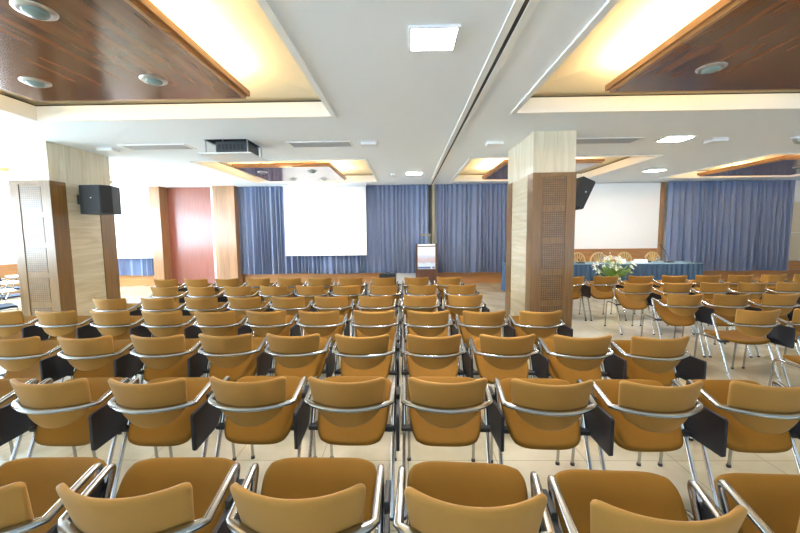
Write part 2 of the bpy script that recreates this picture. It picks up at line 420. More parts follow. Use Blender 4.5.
# ------------------------------------------------------------------ small ceiling things
def make_square_lamp(x, y, wx, wy, mat, label):
    e = empty('ceiling_light', (x, y, H), 0, label, 'ceiling light', 'square recessed ceiling lights')
    b = MB(); t = .02
    for q in ((-wx, -wy, wx, -wy + t), (-wx, wy - t, wx, wy), (-wx, -wy + t, -wx + t, wy - t), (wx - t, -wy + t, wx, wy - t)): b.box(q[0], q[1], -.02, q[2], q[3], 0)
    b.build('frame', M['whitep'], e)
    b = MB(); b.box(-wx + t, -wy + t, -.012, wx - t, wy - t, -.002); b.build('diffuser', mat, e)
make_square_lamp(.215, 2.965, .185, .175, M['lamp'], 'lit square ceiling light nearest the camera, above the middle chairs')
make_square_lamp(4.34, 6.2, .21, .17, M['lampsmall'], 'lit square ceiling light right of the right pillar')
make_square_lamp(.2, 9.35, .2, .17, M['lampsmall'], 'small lit ceiling light far back by the partition track')
make_square_lamp(6.1, 9.37, .2, .17, M['lampsmall'], 'small lit ceiling light far back over the head table')
make_square_lamp(-5.9, 9.3, .2, .17, M['lampsmall'], 'small lit ceiling light far left before the mahogany door')

def make_vent(x0, x1, y0, y1, label):
    e = empty('air_vent', ((x0 + x1) / 2, (y0 + y1) / 2, H), 0, label, 'air vent', 'long ceiling air vents'); a, d = (x1 - x0) / 2, (y1 - y0) / 2; t = .03
    b = MB()
    for q in ((-a, -d, a, -d + t), (-a, d - t, a, d), (-a, -d + t, -a + t, d - t), (a - t, -d + t, a, d - t)): b.box(q[0], q[1], -.012, q[2], q[3], 0)
    b.build('frame', M['whitep'], e)
    b = MB(); b.box(-a + t, -d + t, -.003, a - t, d - t, -.001); b.build('backing', M['ventg'], e)
    b = MB(); n = 9
    for k in range(n):
        y = -d + t + (k + .5) * (2 * d - 2 * t) / n; b.box(-a + t, y - .009, -.009, a - t, y + .006, -.004)
    b.build('louvre', M['ventg'], e)
make_vent(-1.93, -.88, 6.06, 6.46, 'long grey ceiling vent right of the projector hatch')
make_vent(-4.7, -3.6, 6.1, 6.48, 'long ceiling vent beside the left pillar, left of the projector')
make_vent(2.62, 3.8, 6.1, 6.5, 'long grey ceiling vent touching the right pillar')

def make_unit(x, y, label):
    e = empty('wireless_unit', (x, y, H + .004), 0, label, 'ceiling sensor', 'flat white ceiling units')
    b = MB(); b.box(-.15, -.12, -.012, .15, .12, 0); b.build('base_plate', M['whitep'], e, bevel=.004)
    b = MB(); b.box(-.13, -.10, -.06, .13, .10, -.012); b.build('cover', M['whitep'], e, bevel=.015)
make_unit(-.6, 6.2, 'flat white ceiling unit right of the middle vent')
make_unit(-5.05, 6.35, 'flat white ceiling unit beside the top of the left pillar')
make_unit(1.46, 6.28, 'flat white ceiling unit left of the right pillar top')
make_unit(5.07, 6.3, 'flat white ceiling unit right of the lit square light')

def make_smoke(x, y, label):
    e = empty('smoke_detector', (x, y, H), 0, label, 'smoke detector', 'small round ceiling detectors')
    b = MB(); b.lathe([(0, -.03), (.05, -.03), (.06, -.02), (.06, 0)], seg=20); b.build('base', M['whitep'], e, smooth=40)
    b = MB(); b.lathe([(0, -.055), (.025, -.052), (.038, -.03)], seg=16); b.build('sensing_head', M['ventg'], e, smooth=40)
make_smoke(-.33, 9.45, 'small round detector on the ceiling left of the far light')
make_smoke(-6.9, 9.3, 'small round detector on the ceiling before the left curtained screen')
e = empty('spotlight', (6.3, 6.25, H), 0, 'small white spotlight on the ceiling at the right edge', 'spotlight')
b = MB(); b.cyl((0, 0, -.015), .06, .03, 16); b.build('base', M['whitep'], e, smooth=40)
b = MB(); b.tube([(0, 0, -.03), (.02, 0, -.06), (.12, .0, -.075)], .045, 14); b.build('lamp_head', M['metal'], e, smooth=40)

# ------------------------------------------------------------------ projector on its lift
e = empty('projector_lift', (-2.82, 6.2, 2.86), 0, 'white lift platform hanging from the open ceiling hatch', 'projector lift')
b = MB(); b.box(-.41, -.36, 0, .41, .36, .02); b.build('platform', M['whitep'], e, bevel=.004)
for sx in (-.33, .33):
    for sy in (-.28, .28):
        b = MB(); b.cyl((sx, sy, .29), .011, .54, 10); b.build('rod', M['metal'], e, smooth=40)
e = empty('projector', (-2.74, 6.14, 2.88), 0, 'dark grey projector sitting on the ceiling lift', 'projector')
b = MB(); b.box(-.25, -.24, .015, .25, .24, .18); b.build('housing', M['greybox'], e, bevel=.02)
b = MB(); b.cyl((.1, .25, .1), .05, .06, 20, axis='Y'); b.build('lens', M['black'], e, smooth=40)
b = MB()
for k in range(7): b.box(-.2 + k * .06, -.246, .05, -.165 + k * .06, -.239, .14)
b.build('rear_grille', M['black'], e)
for sx in (-.2, .2):
    for sy in (-.18, .18):
        b = MB(); b.cyl((sx, sy, .008), .018, .016, 10); b.build('foot', M['black'], e)

# ------------------------------------------------------------------ pillars
def make_pillar(x0, x1, y0, y1, label, ret):
    e = empty('pillar', ((x0 + x1) / 2, (y0 + y1) / 2, 0), 0, label, 'pillar', 'marble pillars clad in wood')
    a, d = (x1 - x0) / 2, (y1 - y0) / 2
    b = MB(); b.box(-a, -d, 0, a, d, H); b.build('marble_shaft', [M['travS']], e)
    b = MB(); b.box(-a - .002, -d - .002, 2.475, a + .002, d + .002, H); b.build('marble_head', M['travR'], e)
    b = MB()                                                     # front cladding wraps the corners
    b.box(-a - .012, -d - .02, 0, -.18, -d, 2.475); b.box(.18, -d - .02, 0, a + .012, -d, 2.475); b.box(-.18, -d - .02, 2.42, .18, -d, 2.475)
    b.box(-a - .012, -d, 0, -a, -d + ret, 2.475); b.box(a, -d, 0, a + .012, -d + ret, 2.475)
    b.build('wood_cladding', M['pilwood'], e)
    b = MB(); b.box(-a - .012, d, 0, a + .012, d + .02, 2.475); b.box(-a - .012, d - .30, 0, -a, d, 2.475); b.box(a, d - .30, 0, a + .012, d, 2.475)
    b.build('wood_cladding', M['pilwood'], e)
    b = MB(); b.box(-.18, -d - .008, 0, .18, -d, 2.42); b.build('recess_board', M['pilwood'], e)
    z = 2.385
    for k in range(5):
        b = MB(); b.box(-.165, -.006, -.198, .165, 0, .198)
        b.build('perforated_panel', M['perf'], e, loc=(0, -d - .008, z - .2)); z -= .48
    return e
make_pillar(-6.2, -5.58, 5.79, 7.0, 'beige marble pillar on the left with perforated wood cladding and a loudspeaker', .26)
make_pillar(1.9, 2.52, 5.66, 7.05, 'marble pillar right of the middle chairs, clad in brown perforated wood', .22)

# ------------------------------------------------------------------ loudspeakers
e = empty('loudspeaker', (-5.1, 6.3, 1.97), 0, 'black loudspeaker on the side of the left pillar', 'loudspeaker', 'black wall loudspeakers')
pl = [(-.40, -.09), (-.27, -.23), (.07, -.23), (.17, -.1), (.08, .2), (-.33, .2)]
b = MB(); b.prism(pl, 0, .47); b.build('cabinet', M['spkside'], e, bevel=.008)
b = MB(); b.prism([(-.26, -.236), (.065, -.236), (.065, -.23), (-.26, -.23)], .02, .45); b.build('grille', M['grille'], e)
b = MB(); b.prism([(.079, -.23), (.174, -.108), (.169, -.102), (.073, -.225)], .02, .45); b.build('grille', M['grille'], e)
b = MB(); b.cyl((-.08, -.239, .26), .009, .006, 16, axis='Y'); b.build('badge', M['whitep'], e)
b = MB(); b.box(-.475, -.05, .17, -.46, .1, .33); b.tube([(-.465, .02, .25), (-.3, .04, .25)], .03, 10); b.build('bracket', M['greybox'], e)
e = empty('loudspeaker', (2.86, 6.25, 2.2), 0, 'black loudspeaker tilted down on the right side of the right pillar', 'loudspeaker', 'black wall loudspeakers')
tl = Matrix.Rotation(math.radians(24), 4, 'Y')
def tilted(b): 
    for v in b.bm.verts: v.co = tl @ v.co
b = MB(); b.box(-.15, -.2, -.24, .08, .2, .24); bmesh.ops.bevel(b.bm, geom=list(b.bm.edges), offset=.012, segments=2, affect='EDGES'); tilted(b); b.build('cabinet', M['spkside'], e)
b = MB(); b.box(.08, -.18, -.22, .088, .18, .22); tilted(b); b.build('grille', M['grille'], e)
b = MB(); b.sphere((-.0, -.203, .03), .014, (1, .4, 1), 10, 6); tilted(b); b.build('badge', M['whitep'], e)
b = MB(); b.box(-.335, -.08, -.08, -.32, .08, .1); b.tube([(-.325, 0, .02), (-.1, 0, .02)], .03, 10); b.build('bracket', M['greybox'], e)

# ------------------------------------------------------------------ curtains and screens
def make_curtain(name, x0, x1, z0, z1, Y, label, pitch=.135, amp=.068, mat=None, seed=1, wob=.03):
    rnd = random.Random(seed); b = MB(); w = x1 - x0; n = max(4, int(w / pitch)); nu, nv = n * 10, 10
    ph = [rnd.uniform(-.9, .9) for _ in range(n + 2)]; am = [rnd.uniform(.5, 1.2) for _ in range(n + 2)]; dr = [rnd.uniform(-1, 1) for _ in range(n + 2)]
    def lerp(a, t): i = int(t); f = t - i; f = f * f * (3 - 2 * f); return a[min(i, n)] * (1 - f) + a[min(i + 1, n + 1)] * f
    def fn(u, v):
        t = u * n; k = 1 - v
        A = amp * lerp(am, t) * (.5 + .5 * k)
        t = t + .3 * math.sin(t * .61 + seed) + .2 * math.sin(t * 1.37 + 2 * seed)
        p = 2 * PI * t + lerp(ph, u * n) * (.4 + k) * .9
        x = x0 + u * w + math.sin(2 * p) * .012 + lerp(dr, t) * wob * k * math.sin(PI * u)
        return (x, Y + A * math.sin(p), z0 + (z1 - z0) * v + (.012 * math.sin(5 * u * PI + seed) if v == 0 else 0))
    b.grid(fn, nu, nv)
    return b.build(name, mat or M['curtain'], smooth=85)
Z1 = H - .01
tag(make_curtain('curtain', -5.2, .68, .36, Z1, 11.52, '', seed=3), 'long blue pleated curtain behind the middle projection screen', 'curtain', 'blue curtains on the back wall')
tag(make_curtain('curtain', .91, 3.35, .36, Z1, 11.52, '', seed=5), 'blue pleated curtain between the partition channel and right pillar', 'curtain', 'blue curtains on the back wall')
tag(make_curtain('curtain', 7.94, 11.72, .34, Z1, 11.50, '', seed=8, wob=.07, pitch=.17), 'wide blue curtain at far right behind the head table', 'curtain', 'blue curtains on the back wall')
tag(make_curtain('curtain', -10.45, -7.84, .34, Z1, 11.56, '', seed=11, pitch=.2), 'blue curtain below the left screen, beside the left pillar', 'curtain', 'blue curtains on the back wall')

def make_screen(x0, x1, z0, z1, Y, label, frame=False):
    e = empty('projection_screen', ((x0 + x1) / 2, Y, z0), 0, label, 'projection screen', 'white projection screens'); a = (x1 - x0) / 2; h = z1 - z0
    b = MB(); b.box(-a, -.004, .02, a, .004, h - .06); b.build('fabric', M['screen'], e)
    b = MB(); b.box(-a, -.012, 0, a, .012, .03); b.build('weight_bar', M['whitep'], e, bevel=.004)
    b = MB(); b.box(-a - .02, -.05, h - .05, a + .02, .05, h + .004); b.build('roller_case', M['whitep'], e, bevel=.01)
make_screen(-3.72, -1.22, .93, H, 11.32, 'white projection screen hanging in front of the middle blue curtain')
make_screen(-10.3, -7.84, .90, H, 11.32, 'white projection screen at far left above a strip of blue curtain')
e = empty('projection_screen', (5.6, YB - .09, 1.05), 0, 'large white wall screen behind the head table', 'projection screen', 'white projection screens')
b = MB(); b.box(-2.2, -.02, 0, 2.19, .02, 2.0); b.build('fabric', M['screen'], e)
b = MB(); b.box(-2.2, -.03, -.02, 2.19, .02, 0); b.build('bottom_rail', M['wains'], e)

# ------------------------------------------------------------------ tablet armchairs
TIPR = (.2225 ** 2 + .078 ** 2) / (2 * .078); TH = math.asin(.2225 / TIPR)
def chair_meshes():
    ms = {}
    # backrest: bent shield, tips forward
    b = MB()
    def fb(u, v):
        s = 2 * u - 1; th = s * TH
        zb = .664 - .150 * math.sqrt(max(0, 1 - (s * .985) ** 2))
        zt = .797 + .012 * abs(s) ** 2.5
        if abs(s) > .9: zt -= .016 * (1 - math.sqrt(max(0, 1 - ((abs(s) - .9) / .1) ** 2)))
        z = zb + (zt - zb) * v
        x = TIPR * math.sin(th) * (1.0 + .6 * (z - .768)); y = TIPR * (1 - math.cos(th)) - .062 - (z - .67) * .22
        return (x, y, z)
    b.grid(fb, 26, 9)
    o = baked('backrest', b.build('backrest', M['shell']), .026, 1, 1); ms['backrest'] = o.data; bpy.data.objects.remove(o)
    # seat pad: rounded trapezoid, dished; local y from 0 (rear) to .43 (front)
    def seat(u, v):
        a, c = 2 * u - 1, 2 * v - 1; n = 5.; m = max(abs(a), abs(c))
        f = m / ((abs(a) ** n + abs(c) ** n) ** (1 / n)) if m > 0 else 1
        a *= f; c *= f; y = (c + 1) / 2 * .43
        w = .192 + (y / .43) * .05
        z = .022 * a * a + .012 * c * c - (.02 * max(0, (c - .55) / .45) ** 2)
        return (a * w, y, z)
    b = MB(); b.grid(seat, 16, 16)
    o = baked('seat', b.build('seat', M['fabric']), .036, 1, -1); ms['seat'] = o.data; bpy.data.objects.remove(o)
    # arm tube: from right front bend round the back to the left
    hw = .247
    def side(s): return [(s * hw, .195, .565), (s * hw, .262, .708), (s * hw, .038, .651)]
    arc = [(x, -.08 + 1.75 * x * x, .648) for x in [.243 * (1 - k / 12) for k in range(25)]]
    rgt = fillet(side(1), [.05], 6)[:-1]; lft = fillet(side(-1), [.05], 6)[:-1]
    pts = rgt + [Vector(p) for p in arc] + lft[::-1]
    rad = []
    for p in pts:
        k = max(0., min(1., (.05 - Vector(p).y) / .05)); rad.append((.0125 + .001 * k, .0125 + .0085 * k))
    b = MB(); b.tube(pts, rad, 12); ms['arm_tube'] = b.mesh('arm_tube', M['satin'], 60)
    for s, nm in ((1, 'R'), (-1, 'L')):
        b = MB(); b.tube([(s * hw, .203, .583), (s * hw, -.05, .012)], .0118, 10); ms['rear' + nm] = b.mesh('leg', M['chrome'], 60)
        b = MB(); b.tube(fillet([(s * .238, .13, .45), (s * .228, .19, .435), (s * .224, .46, .435), (s * .225, .49, .012)], [.03, .05], 5), .0095, 10); ms['front' + nm] = b.mesh('leg', M['satin'], 60)
        b = MB(); b.cyl((s * hw, -.05, .008), .016, .016, 12); ms['footr' + nm] = b.mesh('rubber_foot', M['black'], 40)
        b = MB(); b.cyl((s * .225, .49, .008), .014, .016, 12); ms['footf' + nm] = b.mesh('rubber_foot', M['black'], 40)
        b = MB(); b.box(min(s * .17, s * .263), .10, .428, max(s * .17, s * .263), .15, .452); ms['brk' + nm] = b.mesh('seat_bracket', M['black'], None, .005)
    # writing tablet folded down outside the right arm
    b = MB(); pr = [(-.175, -.105), (-.165, -.115), (.1, -.115), (.155, -.06), (.165, .085), (.155, .095), (-.165, .095), (-.175, .085)]
    va = [b.bm.verts.new((-.009, y, z)) for y, z in pr]; vb = [b.bm.verts.new((.009, y, z)) for y, z in pr]; n = len(pr)
    b.bm.faces.new(va[::-1]); b.bm.faces.new(vb)
    for i in range(n): b.bm.faces.new((va[i], va[(i + 1) % n], vb[(i + 1) % n], vb[i]))
    ms['tablet'] = b.mesh('writing_tablet', M['tabletdark'], None, .003)
    b = MB(); b.box(.266, .10, .61, .288, .22, .66); ms['hinge'] = b.mesh('tablet_hinge', M['black'], None, .005)
    return ms
CM = chair_meshes()
def part(name, me, parent, loc=(0, 0, 0), rot=(0, 0, 0)):
    o = bpy.data.objects.new(name, me); COL.objects.link(o); o.parent = parent; o.location = loc; o.rotation_euler = rot; return o
def make_chair(down=False):
    e = empty('tablet_armchair')
    part('backrest', CM['backrest'], e)
    if down: part('seat', CM['seat'], e, (0, .0, .455), (math.radians(3), 0, 0))
    else: part('seat', CM['seat'], e, (0, .03, .384), (math.radians(43.5), 0, 0))
    part('arm_tube', CM['arm_tube'], e)
    for nm in 'RL':
        r = part('leg', CM['rear' + nm], e); part('rubber_foot', CM['footr' + nm], r)
        f = part('leg', CM['front' + nm], e); part('rubber_foot', CM['footf' + nm], f)
        part('seat_bracket', CM['brk' + nm], e)
    t = part('writing_tablet', CM['tablet'], e, (.278, .085, .535), (0, 0, math.radians(3))); part('tablet_hinge', CM['hinge'], e)
    return e

ROWS = {
1: [(-1.47, 1.12, 1), (-0.92, 1.12, 1), (-0.355, 1.12, -0.6), (0.205, 1.09, -7.2), (0.76, 1.04, -5.0), (1.36, 1.02, -5)],
2: [(-2.6, 1.98, .5), (-2.02, 1.99, 0.5), (-1.46, 1.99, 1.0), (-0.9, 2.01, -2.0), (-0.34, 2.0, -4), (0.22, 1.99, -2.3), (0.78, 1.96, -5.0), (1.35, 1.94, -0.4), (1.93, 1.93, -3.0)],
3: [(-3.17, 2.86, 1), (-2.59, 2.87, 2.1), (-2.02, 2.9, 0.7), (-1.475, 2.92, 0), (-0.92, 2.91, -3.0), (-0.36, 2.88, -4.5), (0.21, 2.87, -0.8), (0.785, 2.86, -0.8), (1.355, 2.83, -4), (1.92, 2.79, 1.1)],
4: [(-4.4, 3.89, 1), (-3.8, 3.88, 2.1), (-3.19, 3.86, -4.4), (-2.61, 3.84, -0.7), (-2.04, 3.83, -0.7), (-1.49, 3.83, -3), (-0.93, 3.82, -3.5), (-0.35, 3.8, -1.9), (0.22, 3.78, -1.2), (0.79, 3.76, -1.7), (1.36, 3.74, 1.0)],
5: [(-3.84, 4.66, -2.2), (-3.22, 4.66, -2.4), (-2.66, 4.68, -2.1), (-2.1, 4.69, -1.3), (-1.54, 4.7, -2.4), (-0.98, 4.72, -2.3), (-0.41, 4.72, -3.3), (0.17, 4.74, -0.6), (0.75, 4.73, -1.8)],
6: [(-3.8, 5.68, -1.7), (-3.22, 5.68, -2.8), (-2.65, 5.69, -4.3), (-2.08, 5.69, -4.0), (-1.51, 5.7, -3.0), (-0.94, 5.7, -1.5), (-0.36, 5.69, -2.5), (0.24, 5.68, -0.8), (0.85, 5.67, 0.7)],
7: [(-4.43, 6.67, -0.9), (-3.87, 6.68, -2.5), (-3.3, 6.69, 1.7), (-2.73, 6.7, -2.3), (-2.16, 6.7, -0.9), (-1.6, 6.7, 1.2), (-1.03, 6.7, -0.9), (-0.43, 6.69, -2.4), (0.17, 6.67, 1.0), (0.76, 6.67, -3)]}
RROWS = {
'A': [(2.95, 6.62, -2), (3.55, 6.62, -3), (4.16, 6.62, -1.0), (4.78, 6.65, -2.6), (5.38, 6.66, -2.7), (5.96, 6.67, -1.0), (6.54, 6.67, -1.0), (7.12, 6.68, 0)],
'B': [(3.56, 5.71, -2.2), (4.16, 5.71, -0.8), (4.72, 5.71, -2.0), (5.28, 5.7, -0.8), (5.86, 5.7, 0)],
'C': [(3.51, 4.68, -3.7), (4.07, 4.66, -2.6), (4.67, 4.66, -2.8)],
'D': [(3.53, 3.73, 0.2), (4.11, 3.74, 0)],
'E': [(3.55, 2.87, 0)]}
ORD = ['', 'first', 'second', 'third', 'fourth', 'fifth', 'sixth', 'seventh', 'eighth', 'ninth', 'tenth', 'eleventh']
ROWN = {1: 'front', 2: 'second', 3: 'third', 4: 'fourth', 5: 'fifth', 6: 'sixth', 7: 'farthest'}
proto = make_chair(); protod = make_chair(True)
first = {'up': True, 'down': True}
def place_chair(x, y, r, label, group, down=False):
    k = 'down' if down else 'up'; src = protod if down else proto
    if first[k]: o = src; first[k] = False
    else: o = copy_tree(src)
    o.location = (x, y, 0); o.rotation_euler = (0, 0, math.radians(r * .55)); tag(o, label, 'chair', group); return o
for k, row in ROWS.items():
    n = len(row)
    for i, (x, y, r) in enumerate(row):
        rn = {1: 'row nearest the camera', 7: 'farthest row, before the curtain'}.get(k, '%s row from the camera' % ROWN[k])
        pos = 'at its left end' if i == 0 else 'at its right end' if i == n - 1 else '%s from its right end' % ORD[n - i]
        lab = 'tan armchair, main block, %s, %s' % (rn, pos)
        if k == 4 and i == n - 1: lab = 'tan armchair in front of the right pillar, right end of its row'
        place_chair(x, y, r, lab, 'tan tablet armchairs of the main seating block')
RL = {'A': 'right block, farthest row before the blue head table', 'B': 'right block, second farthest row', 'C': 'right block, third farthest row'}
for k, row in RROWS.items():
    for i, (x, y, r) in enumerate(row):
        if k == 'D': lab = ('tan armchair with lowered seat at the right, its left side open to the aisle', 'tan armchair cut by the right edge, beside the lowered seat chair')[i]
        elif k == 'E': lab = 'nearest right block armchair, only its chrome arm showing at the right edge'
        else: lab = 'tan armchair, %s, %s' % (RL[k], 'at its left end' if i == 0 else '%s from its left end' % ORD[i + 1])
        if k == 'A' and i == 0: lab = 'tan armchair half hidden behind the right pillar, farthest row'
        if k == 'A' and i == 1: lab = 'tan armchair directly before the white flowers, farthest row'
        place_chair(x, y, r, lab, 'tan tablet armchairs of the right seating block', k in 'DE')

# navy chairs with raised white tablets at the far left
def make_navy():
    e = empty('tablet_armchair')
    for nm, me, loc, rot in (('backrest', CM['backrest'], (0, 0, 0), (0, 0, 0)), ('seat', CM['seat'], (0, 0, .455), (math.radians(3), 0, 0))):
        m2 = NAVY.setdefault(nm, me.copy()); m2.materials[0] = M['navy']; part(nm, m2, e, loc, rot)
    part('arm_tube', CM['arm_tube'], e)
    for nm in 'RL':
        r = part('leg', CM['rear' + nm], e); part('rubber_foot', CM['footr' + nm], r)
        f = part('leg', CM['front' + nm], e); part('rubber_foot', CM['footf' + nm], f)
        part('seat_bracket', CM['brk' + nm], e)
    if 't' not in NAVY:
        b = MB(); b.prism([(-.17, .0), (.27, .0), (.29, .03), (.28, .26), (.24, .29), (-.02, .29), (-.17, .14)], 0, .016); NAVY['t'] = b.mesh('writing_tablet', M['tabletwhite'], None, .004)
    part('writing_tablet', NAVY['t'], e, (.02, .12, .73)); part('tablet_hinge', CM['hinge'], e)
    b = MB(); b.cyl((.262, .19, .705), .013, .055, 10); b.build('tablet_post', M['chrome'], e)
    return e
NAVY = {}
nv = make_navy()
for i, (x, y, r, lab) in enumerate(((-6.75, 5.62, -35, 'navy armchair with white tablet nearest, left of the left pillar'), (-7.75, 6.7, -35, 'navy armchair with white tablet, middle of three at the left edge'),
                                    (-8.85, 7.8, -35, 'navy armchair with white tablet, farthest of three at the left edge'), (-6.98, 7.75, -80, 'white tablet armchair just right of the left pillar, before the left screen'))):
    o = nv if i == 0 else copy_tree(nv)
    o.location = (x, y, 0); o.rotation_euler = (0, 0, math.radians(r)); tag(o, lab, 'chair', 'navy armchairs with white tablets')

# ------------------------------------------------------------------ lectern with poster
e = empty('lectern', (.575, 10.75, 0), 0, 'dark wooden lectern with a pale poster on its front', 'lectern')
b = MB(); b.box(-.31, -.02, 0, -.27, .42, 1.29); b.build('side_panel', M['darkwood'], e)
b = MB(); b.box(.27, -.02, 0, .31, .42, 1.29); b.build('side_panel', M['darkwood'], e)
b = MB(); b.box(-.27, 0, .03, .27, .03, 1.27); b.build('front_panel', M['darkwood'], e)
b = MB()
for q in ((-.31, -.03, 1.20, .31, .45, 1.23),): b.box(*q)
b.build('reading_top', M['darkwood'], e)
b = MB(); b.box(-.31, -.03, 0, .31, .44, .03); b.build('base', M['darkwood'], e)
p = MB(); p.box(-.255, -.012, -.36, .255, 0, .36); po = p.build('poster', M['poster'], e, loc=(0, -.003, .91)); tag(po, 'pale landscape poster')
p = MB(); p.box(-.25, -.0135, -.345, .12, -.0125, -.295); p.box(.17, -.0135, -.345, .24, -.0125, -.295); p.build('poster_band', M['band'], po)
b = MB(); b.cyl((.12, .3, 1.38), .014, .30, 10); b.build('lamp_stem', M['jamb'], e, smooth=40)
b = MB(); b.box(-.17, .27, 1.515, .15, .33, 1.565); b.build('lamp_bar', M['jamb'], e, bevel=.01)

e = empty('equipment_case', (-.58, 11.2, 0), 0, 'black equipment case on the floor left of the lectern', 'case')
b = MB(); b.box(-.25, -.2, .02, .25, .2, .36); b.build('body', M['black'], e, bevel=.012)
b = MB(); b.tube(fillet([(-.08, 0, .355), (-.08, 0, .40), (.08, 0, .40), (.08, 0, .355)], .02), .009, 8); b.build('handle', M['black'], e)
for sx in (-.2, .2):
    for sy in (-.15, .15):
        b = MB(); b.cyl((sx, sy, .011), .02, .022, 10); b.build('foot', M['black'], e)

# ------------------------------------------------------------------ head table and what stands on it
TX0, TX1, TY0, TY1 = 2.68, 7.58, 9.55, 10.35
e = empty('head_table', ((TX0 + TX1) / 2, (TY0 + TY1) / 2, 0), 0, 'long head table with pleated blue skirt below the right screen', 'table')
a, d = (TX1 - TX0) / 2, (TY1 - TY0) / 2
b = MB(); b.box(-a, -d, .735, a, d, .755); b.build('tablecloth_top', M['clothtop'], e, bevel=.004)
b = MB(); peri = []
n = 560; per = 2 * (2 * a) + 2 * (2 * d)
def skirt(u, v):
    s = u * per; k = 1 - v
    for (px, py, dx, dy, ln) in ((-a, -d, 1, 0, 2 * a), (a, -d, 0, 1, 2 * d), (a, d, -1, 0, 2 * a), (-a, d, 0, -1, 2 * d)):
        if s <= ln + 1e-9: break
        s -= ln
    x, y = px + dx * s, py + dy * s; nx, ny = dy, -dx
    off = .012 + (.011 + .016 * k) * math.sin(2 * PI * u * per / .13 + math.sin(u * 90) * .7) + .02 * k
    return (x + nx * off, y + ny * off, .012 + .735 * v)
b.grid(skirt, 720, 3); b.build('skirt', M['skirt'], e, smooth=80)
for sx in (-1, 0, 1):
    for sy in (-1, 1):
        b = MB(); b.cyl((sx * (a - .1), sy * (d - .1), .368), .02, .735, 10); b.build('leg', M['metal'], e, smooth=40)
TZ = .755
def make_mic(x, y, label, dx, hh=.42):
    e = empty('table_microphone', (x, y, TZ), 0, label, 'microphone', 'gooseneck table microphones')
    b = MB(); b.box(-.09, -.07, 0, .09, .07, .03); b.build('base', M['black'], e, bevel=.008)
    b = MB(); b.tube([(dx * (t ** 1.6), -.03 * t, .03 + hh * t) for t in [k / 8 for k in range(9)]], .007, 8); b.build('gooseneck', M['black'], e, smooth=60)
    b = MB(); b.sphere((dx, -.035, .04 + hh), .017, (1, 1, 1.7), 10, 8); b.build('capsule', M['black'], e, smooth=60)
make_mic(6.95, 9.9, 'black gooseneck microphone at the right end of the head table', -.27)
make_mic(6.45, 10.05, 'low black microphone left of the right end gooseneck', -.08, .06)
make_mic(4.6, 9.85, 'low black microphone on the head table beside the right pillar', -.06, .05)
def make_glass(x, y, label):
    e = MB(); e.lathe([(0, 0), (.028, 0), (.034, .11), (.032, .11), (.026, .006), (0, .006)], seg=18)
    tag(e.build('drinking_glass', M['clear'], smooth=50, loc=(x, y, TZ)), label, 'glass', 'drinking glasses on the head table')
make_glass(6.8, 10.18, 'clear drinking glass beside the right gooseneck microphone')
make_glass(6.88, 10.2, 'clear drinking glass at the table back edge, next to its twin')
make_glass(5.35, 10.15, 'clear drinking glass behind the white flowers')
def make_bottle(x, y, label):
    e = empty('water_bottle', (x, y, TZ), 0, label, 'bottle', 'water bottles on the head table')
    b = MB(); b.lathe([(0, 0), (.034, 0), (.036, .02), (.036, .17), (.02, .215), (.014, .25), (0, .25)], seg=18); b.build('bottle_body', M['clear'], e, smooth=50)
    b = MB(); b.cyl((0, 0, .262), .016, .026, 12); b.build('cap', M['whitep'], e)
make_bottle(5.2, 9.95, 'clear water bottle on the head table, left one behind the flowers')
make_bottle(5.42, 9.95, 'clear water bottle on the head table, right one behind the flowers')
def make_card(x, y, w, label):
    b = MB(); b.prism([(-.05, 0), (.05, 0), (.004, .10), (-.004, .10)], -w / 2, w / 2)
    for v in b.bm.verts: v.co = Vector((v.co.z, v.co.x, v.co.y))
    tag(b.build('name_card', M['paper'], loc=(x, y, TZ)), label, 'name card', 'white paper on the head table')
make_card(6.15, 9.82, .34, 'folded white name card in the middle right of the head table')
make_card(5.72, 9.95, .22, 'small folded white card right of the flowers')

def make_hoop(x, y, label):
    e = empty('hoop_back_chair', (x, y, 0), PI, label, 'chair', 'gilded hoop back chairs behind the head table')
    b = MB(); b.box(-.21, -.02, .43, .21, .40, .48); b.build('seat', M['gold'], e, bevel=.015)
    for sx in (-.19, .19):
        for sy in (0.02, .36):
            b = MB(); b.cyl((sx, sy, .216), .016, .432, 10); b.build('leg', M['gold'], e, smooth=40)
    b = MB(); pts = [(-.2, 0, .47), (-.21, 0, .68)] + [(-.215 * math.cos(t), 0, .74 + .23 * math.sin(t)) for t in [PI * k / 14 for k in range(15)]] + [(.21, 0, .68), (.2, 0, .47)]
    b.tube(pts, .022, 10); b.build('back_hoop', M['gold'], e, smooth=60)
    for k in range(5):
        x1 = (k - 2) * .075
        b = MB(); b.tube([((k - 2) * .03, 0, .48), ((k - 2) * .022, 0, .66), ((k - 2) * .05, 0, .80), (x1, 0, .74 + math.sqrt(max(0, 1 - (x1 / .215) ** 2)) * .225)], .013, 8); b.build('back_splat', M['gold'], e, smooth=60)
    b = MB(); b.sphere((0, 0, .70), .05, (1, .35, 1.1), 14, 8); b.build('rosette', M['gold'], e, smooth=60)
HX = [(3.55, 'gilded hoop back chair behind the table, hidden mostly by the right pillar'), (4.98, 'gilded hoop back chair close to the right pillar'), (5.58, 'gilded hoop back chair just left of the water bottles'),
      (6.33, 'gilded hoop back chair just right of the water bottles'), (7.13, 'rightmost gilded hoop back chair, near the gooseneck microphone')]
for x, l in HX[1:]: make_hoop(x - .02, 10.83, l)

